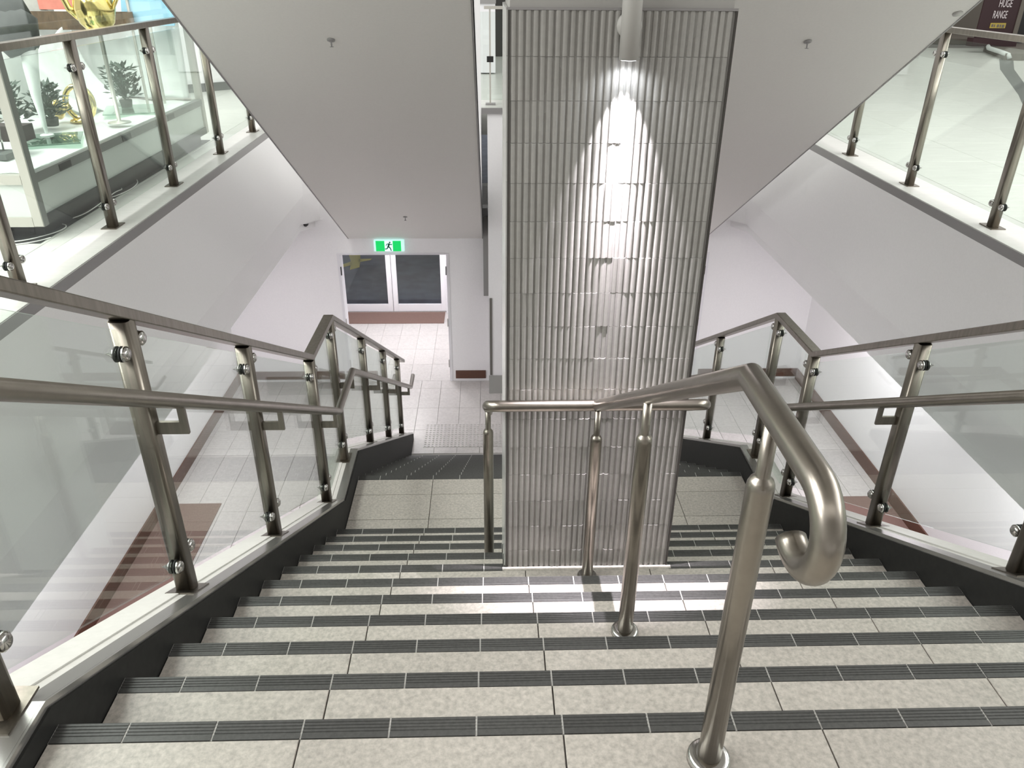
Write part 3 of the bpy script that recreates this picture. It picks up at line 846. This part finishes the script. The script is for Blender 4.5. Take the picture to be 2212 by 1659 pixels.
tag(box('floor_mat', mat('black_sheet', (0.012, 0.013, 0.012), 0.7), CX0, -2.845, CY0-0.075, CY1+0.02, 0.0005, 0.004), 'black sheet on the floor under the glass display case', 'mat')  # thin black sheet under the case, reaching slightly past its near end

def cloth_grid(name, m, nu, nv, fn, label, cat):
    V = [fn(i/(nu-1), j/(nv-1)) for j in range(nv) for i in range(nu)]
    F = [(j*nu+i, j*nu+i+1, (j+1)*nu+i+1, (j+1)*nu+i) for j in range(nv-1) for i in range(nu-1)]
    q = MB(); q.smooth = True; q.add(V, F)
    o = q.build(name, m); md = o.modifiers.new('solid', 'SOLIDIFY'); md.thickness = 0.004
    return tag(o, label, cat)
DZ = CZM + 0.055
cloth_grid('deck_cloth', FAB, 46, 90, lambda u, v: (CX0+0.08+u*(CX1-0.05-CX0-0.08), CY0+0.07+v*(CY1-CY0-0.16),
    DZ + 0.010*math.sin(7*u+11*v+2*math.sin(9*v)) + 0.006*math.sin(23*u-17*v)), 'crumpled white satin cloth spread over the display case deck', 'cloth')
cloth_grid('backdrop_cloth', FAB, 60, 24, lambda u, v: (CX0+0.10+0.05*math.sin(30*u+3*v), CY0+0.08+u*(CY1-CY0-0.2), DZ+0.024+v*0.70), 'white backdrop cloth hanging along the back of the display case', 'cloth')
cloth_grid('end_cloth', FAB, 40, 24, lambda u, v: (CX0+0.2+u*(CX1-0.09-CX0-0.2), CY1-0.10+0.03*math.sin(18*u+2*v), DZ+0.024+v*0.69), 'white cloth hanging at the end of the display case under the blue board', 'cloth')
# arched fold of clear-white drape over the middle of the case
cloth_grid('draped_fold', FAB, 30, 30, lambda u, v: (-3.92+0.42*u**1.6+0.08*v, 5.95+0.75*v-0.1*u, DZ+0.03+0.60*(1-u)**1.5+0.04*math.sin(9*v)), 'white satin fold sloping down beside the gold ornament', 'cloth')

# print boards at the end of the case
pb = thing('print_board', 'picture board of coral, brown and grey panels above the display case', 'board', (-3.8, 6.6, 1.0))
box('board_panel', GREYP, -4.34, -3.96, 6.60, 6.615, 1.14, 1.75, pb)
box('board_panel', PINKP, -4.02, -3.62, 6.585, 6.60, 1.215, 1.75, pb)
box('board_panel', BROWNP, -4.16, -3.20, 6.57, 6.585, 1.05, 1.20, pb)
for x0 in (-4.3, -3.25): box('board_post', CHAMP, x0, x0+0.02, 6.60, 6.62, DZ, 1.75, pb)
bb = thing('blue_board', 'plain sky blue board standing at the end of the display case', 'board', (-3.1, 6.62, 1.0))
q = MB(); q.xz([(-3.33, 1.085), (-2.86, 1.085), (-2.70, 1.8), (-3.22, 1.8)], 6.62, 6.635); q.build('board_panel', BLUEP, bb)
box('board_post', CHAMP, -3.1, -3.08, 6.636, 6.65, DZ, 1.5, bb)

# glass plates, display leg, plants, gold ornaments
def plate(x, y, sx, sy, rz, label):
    q = MB(); q.cbox(-sx/2, sx/2, -sy/2, sy/2, 0, 0.012, 0.001)
    o = q.build('glass_plate', GREENG); o.location = (x, y, DZ+0.019); o.rotation_euler = (0, 0, R(rz))
    tag(o, label, 'plate', 'glass plates on the display deck'); return o
plate(-3.22, 4.72, 0.42, 0.46, 22, 'square green glass plate under the white display stand')
plate(-3.18, 6.12, 0.46, 0.52, 20, 'square green glass plate under the plant by the satin fold')
lg = thing('tapered_stand', 'white tapered display stand standing on a green glass plate', 'display stand', (-3.30, 4.84, DZ+0.032))
q = MB(); q.tube([(-3.30, 4.84, DZ+0.04), (-3.302, 4.842, 0.55), (-3.31, 4.85, 0.72), (-3.30, 4.86, 0.90), (-3.28, 4.88, 1.10)], 0.05, 16,
                 radii=[0.012, 0.018, 0.034, 0.050, 0.062]); q.build('leg', FAB, lg)
q = MB(); q.lathe([(0.001, 0), (0.05, 0), (0.045, 0.008), (0.014, 0.012)], (-3.30, 4.84, DZ+0.031), 16); q.build('foot', FAB, lg)
bc = MB(); bc.tube([(-3.44, 4.80, 1.30), (-3.38, 4.84, 1.20), (-3.30, 4.87, 1.10), (-3.22, 4.88, 1.05)], 0.1, 14, radii=[0.05, 0.16, 0.17, 0.04])
bc.tube([(-3.48, 4.92, 1.50), (-3.40, 4.9, 1.36), (-3.36, 4.88, 1.2)], 0.1, 14, radii=[0.03, 0.12, 0.15])
tag(bc.build('dark_garment', DGREY), 'charcoal fabric garment draped over the white display stand', 'garment')

def plant(x, y, h, r, n, seed, label):
    rn = random.Random(seed)
    p = thing('artificial_plant', label, 'plant', (x, y, DZ+0.02), 'dark leafy plants in the display case')
    q = MB(); q.lathe([(0.045, 0), (0.055, 0.06), (0.05, 0.065), (0.001, 0.06)], (x, y, DZ+0.03), 12); q.build('pot', DGREY, p)
    q = MB(); lf = MB()
    for i in range(n):
        a = rn.uniform(0, 6.283); t = rn.uniform(0.1, 1.0); rad = r*rn.uniform(0.1, 1)*(1-0.5*max(0, t-0.5))
        bx, by, bz = x+rad*math.cos(a), y+rad*math.sin(a), DZ+0.08+h*t
        L, W = rn.uniform(0.05, 0.085), rn.uniform(0.016, 0.028)
        d = Vector((math.cos(a)*0.7+rn.uniform(-.5, .5), math.sin(a)*0.7+rn.uniform(-.5, .5), rn.uniform(-0.1, 0.9))).normalized()
        s = d.cross(Vector((0, 0, 1))).normalized()*W; u = s.cross(d).normalized()*0.006
        B = Vector((bx, by, bz))
        lf.add([B, B+d*L*0.45+s-u, B+d*L, B+d*L*0.45-s-u, B+d*L*0.5+u], [(0, 1, 4), (1, 2, 4), (2, 3, 4), (3, 0, 4)])
        if i % 6 == 0: q.tube([(x, y, DZ+0.08), ((x+bx)/2, (y+by)/2, (DZ+0.08+bz)/2+0.02), (bx, by, bz)], 0.004, 5)
    q.build('stems', LEAF, p)
    o = lf.build('leaves', LEAF, p); o['kind'] = 'stuff'
plant(-3.62, 4.98, 0.30, 0.115, 150, 1, 'dark leafy plant behind the white display stand')
plant(-3.46, 5.25, 0.27, 0.115, 150, 2, 'dark leafy plant between the display stand and the gold ornament')
plant(-3.27, 6.22, 0.30, 0.15, 170, 3, 'dark leafy plant standing by itself past the gold ornament')
g1_ = thing('gold_jug', 'large shiny gold rounded jug on a slim stand above the balustrade rail', 'ornament', (-3.02, 5.45, DZ+0.02))
q = MB(); q.lathe([(0.001, 1.10), (0.07, 1.105), (0.125, 1.17), (0.150, 1.27), (0.135, 1.37), (0.085, 1.45), (0.06, 1.52), (0.075, 1.58), (0.001, 1.575)], (-3.02, 5.45, 0), 28); q.build('body', GOLD, g1_)
q = MB(); q.tube([(-2.94, 5.45, 1.5), (-2.84, 5.43, 1.47), (-2.81, 5.42, 1.36), (-2.87, 5.42, 1.27)], 0.014, 10); q.build('handle', GOLD, g1_)
q = MB(); q.tube([(-3.12, 5.42, 1.20), (-3.19, 5.40, 1.27), (-3.23, 5.38, 1.42), (-3.27, 5.36, 1.50)], 0.022, 10, radii=[0.03, 0.025, 0.02, 0.015]); q.build('spout', GOLD, g1_)
q = MB(); q.lathe([(0.09, DZ+0.02), (0.085, DZ+0.03), (0.016, DZ+0.04), (0.016, 1.09), (0.06, 1.10), (0.06, 1.105)], (-3.02, 5.45, 0), 16); q.build('stand', CHAMP, g1_)
g2_ = thing('gold_ornament', 'low gold curled horn ornament on the display case deck', 'ornament', (-3.35, 5.55, DZ+0.02))
q = MB()
q.tube([(-3.52+0.015*i, 5.50, DZ+0.12+0.002*i) for i in range(8)], 0.06, 18, radii=[0.085, 0.078, 0.062, 0.045, 0.034, 0.028, 0.025, 0.023]); q.build('bell', GOLD, g2_)
q = MB(); q.tube([(-3.34+0.11*math.cos(R(200+a)), 5.52, DZ+0.165+0.13*math.sin(R(200+a))) for a in range(0, 361, 18)], 0.022, 12); q.build('coil', GOLD, g2_)
q = MB(); q.lathe([(0.07, DZ+0.021), (0.06, DZ+0.035), (0.02, DZ+0.05)], (-3.38, 5.52, 0), 16); q.build('foot', GOLD, g2_)
sb = thing('small_stand', 'small dark block with silver rods at the near end of the display deck', 'stand', (-3.42, 4.15, DZ))
box('block', DGREY, -3.56, -3.16, 4.02, 4.20, DZ+0.02, DZ+0.055, sb)
box('tray', mat('brown_velvet', (0.05, 0.035, 0.035), 0.9), -3.42, -3.12, 4.22, 4.36, DZ+0.10, DZ+0.20, sb)
q = MB(); q.tube([(-3.30, 4.15, DZ+0.055), (-3.33, 4.2, DZ+0.28)], 0.007, 8); q.tube([(-3.24, 4.15, DZ+0.055), (-3.25, 4.2, DZ+0.25)], 0.006, 8); q.build('rod', CHROME, sb)

# white cables on the floor under the case
def cable(pts, label, n=8):
    P_ = [Vector(p) for p in pts]; out = []
    for i in range(len(P_)-1):
        p0 = P_[max(i-1, 0)]; p1 = P_[i]; p2 = P_[i+1]; p3 = P_[min(i+2, len(P_)-1)]
        for k in range(n):
            t = k/n
            out.append(0.5*((2*p1)+(p2-p0)*t+(2*p0-5*p1+4*p2-p3)*t*t+(3*p1-p0-3*p2+p3)*t**3))
    out.append(P_[-1])
    q = MB(); q.tube(out, 0.004, 6); tag(q.build('cable', CABLE), label, 'cable', 'loose white cables under the display case')
cable([(-3.2, 3.58, .009), (-2.98, 3.62, .009), (-2.86, 3.78, .009), (-2.84, 3.92, .009), (-2.90, 3.99, .009), (-2.95, 3.90, .009), (-2.91, 3.80, .009)], 'white cable curled in front of the display case corner')
cable([(-3.15, 3.52, .005), (-2.98, 3.56, .005), (-2.88, 3.62, .006), (-2.83, 3.70, .006)], 'short white cable lying ahead of the display case')
cable([(-2.93, 4.05, .009), (-2.865, 4.25, .009), (-2.84, 4.5, .03), (-2.845, 4.72, .04), (-2.87, 4.9, .02), (-2.93, 5.0, .009)], 'long white cable looping out beneath the long side of the display case')
cable([(-2.94, 4.6, .009), (-2.86, 4.72, .009), (-2.83, 4.95, .006), (-2.85, 5.15, .009), (-2.92, 5.3, .009)], 'thin white cable lying midway along the display case')

# wall with a black skirting beyond the case
wl = MB(); wl.prism([(-9.0, 6.45), (-2.2, 12.2), (-2.3, 12.35), (-9.1, 6.6)], lambda x, y: (x, y, 0), lambda x, y: (x, y, 3.2)); struct(wl.build('wall_shop', WALL))
wl = MB(); wl.prism([(-8.98, 6.42), (-2.18, 12.17), (-2.2, 12.2), (-9.0, 6.45)], lambda x, y: (x, y, 0), lambda x, y: (x, y, 0.11)); struct(wl.build('baseboard_shop', mat('black_skirting', (0.02, 0.022, 0.022), 0.4)))

# ------------------------------------------------------------------ far shops on the other side
struct(box('wall_far', TAUPE, 4.0, 30.0, 22.0, 22.2, 0, 4.0))
ld = MB()
ld.xy([(3.0, 22.0), (12.9, 19.4), (11.35, 17.75), (10.62, 15.7), (10.9, 15.6), (13.5, 17.0), (16, 22.0)], 0, 0.13)
o = ld.build('floor', TAUPE); struct(o, 'low grey shop threshold')
q = MB(); q.tube([(11.75, 18.6, 0.135), (11.42, 17.75, 0.135), (10.95, 16.9, 0.135), (10.66, 15.95, 0.135), (10.68, 15.7, 0.10), (10.70, 15.66, 0.03)], 0.045, 8)
tag(q.build('edge_rail', PALEP), 'pale curved edge strip along the far shop threshold', 'edging')
q = MB(); q.xy([(10.65, 15.93), (10.95, 15.93), (9.77, 13.97), (8.68, 11.91), (7.9, 9.2), (6.78, 8.80), (7.75, 10.55), (9.5, 13.96)][::-1], 0.0005, 0.003)
struct(q.build('trim_6', mat('dark_floor_inlay', (0.12, 0.13, 0.125), 0.35)))
tag(box('shop_column', DCOL, 12.15, 12.62, 18.4, 18.9, 0.13, 4.0), 'tall black column beside the maroon banner in the far shop', 'column')
bn = thing('banner_stand', 'maroon banner stand with white and yellow lettering in the far shop', 'sign', (11.4, 17.5, 0.13))
box('banner', MAROON, 10.93, 11.76, 17.5, 17.53, 0.30, 1.95, bn)
box('banner_edge', TAUPE, 11.76, 11.86, 17.48, 17.56, 0.13, 1.95, bn)
box('stand_base', MAROON, 10.85, 11.86, 17.40, 17.65, 0.13, 0.30, bn)
box('yellow_label', YLAB, 11.20, 11.55, 17.488, 17.5, 0.50, 0.605, bn)
def text(s, x, z, size, y, m, parent, name='lettering'):
    cu = bpy.data.curves.new(name, 'FONT'); cu.body = s; cu.size = size; cu.extrude = 0.004; cu.align_x = 'CENTER'
    ob = bpy.data.objects.new(name, cu); COL.objects.link(ob)
    dg = bpy.context.evaluated_depsgraph_get(); me = bpy.data.meshes.new_from_object(ob.evaluated_get(dg))
    bpy.data.objects.remove(ob); me.materials.clear(); me.materials.append(m)
    o = put(name, me, (x, y, z), parent, (R(90), 0, 0)); return o
t1 = text('RANGE', 11.36, 0.700, 0.17, 17.49, LETTER, bn); t1.scale = (0.58, 1.3, 1)
t2 = text('HUGE', 11.42, 0.925, 0.17, 17.49, LETTER, bn); t2.scale = (0.66, 1.3, 1)
for k_, (a_, b_) in enumerate(((11.225, 11.27), (11.285, 11.31), (11.35, 11.40), (11.415, 11.45), (11.465, 11.52))):
    box('label_mark', TAUPE, a_, b_, 17.486, 17.488, 0.525 - 0.004*k_, 0.580 - 0.002*k_, bn)

# far gallery edge in the slot beside the pillar
gallery = thing('glass_balustrade', 'distant glass balustrade seen through the slot beside the pillar', 'balustrade', (0.3, 9.45, 0))
box('top_rail', CHAMP, -0.05, 1.4, 9.43, 9.47, 1.13, 1.165, gallery)
q = MB(); q.box(0.012, 0.032, 9.44, 9.46, 0.0, 1.14); q.build('post', CHAMP, gallery)
box('base_plate', TRIMG, -0.04, 0.09, 9.40, 9.50, 0.0, 0.02, gallery)
box('glass_clamp', BLACK, -0.02, 0.065, 9.42, 9.44, 0.52, 0.59, gallery)
box('glass_panel', GLASS, -0.1, 1.4, 9.446, 9.454, 0.06, 1.1, gallery)
fr = thing('display_unit', 'white shop display unit beyond the distant balustrade', 'display unit', (0.0, 13.0, 0))
box('cabinet', WHITE, -0.25, 0.12, 12.9, 13.4, 0.02, 1.15, fr)
box('shelf', TRIMG, -0.30, 0.13, 12.85, 13.4, 1.08, 1.14, fr)
box('header', WHITE, -0.25, -0.06, 12.9, 13.4, 1.15, 2.4, fr)
struct(box('wall_slot', mat('dark_shopfront', (0.02, 0.018, 0.016), 0.5), -2.0, 3.0, 16.0, 16.2, 0, 4.0))

print('objects', len(bpy.data.objects))
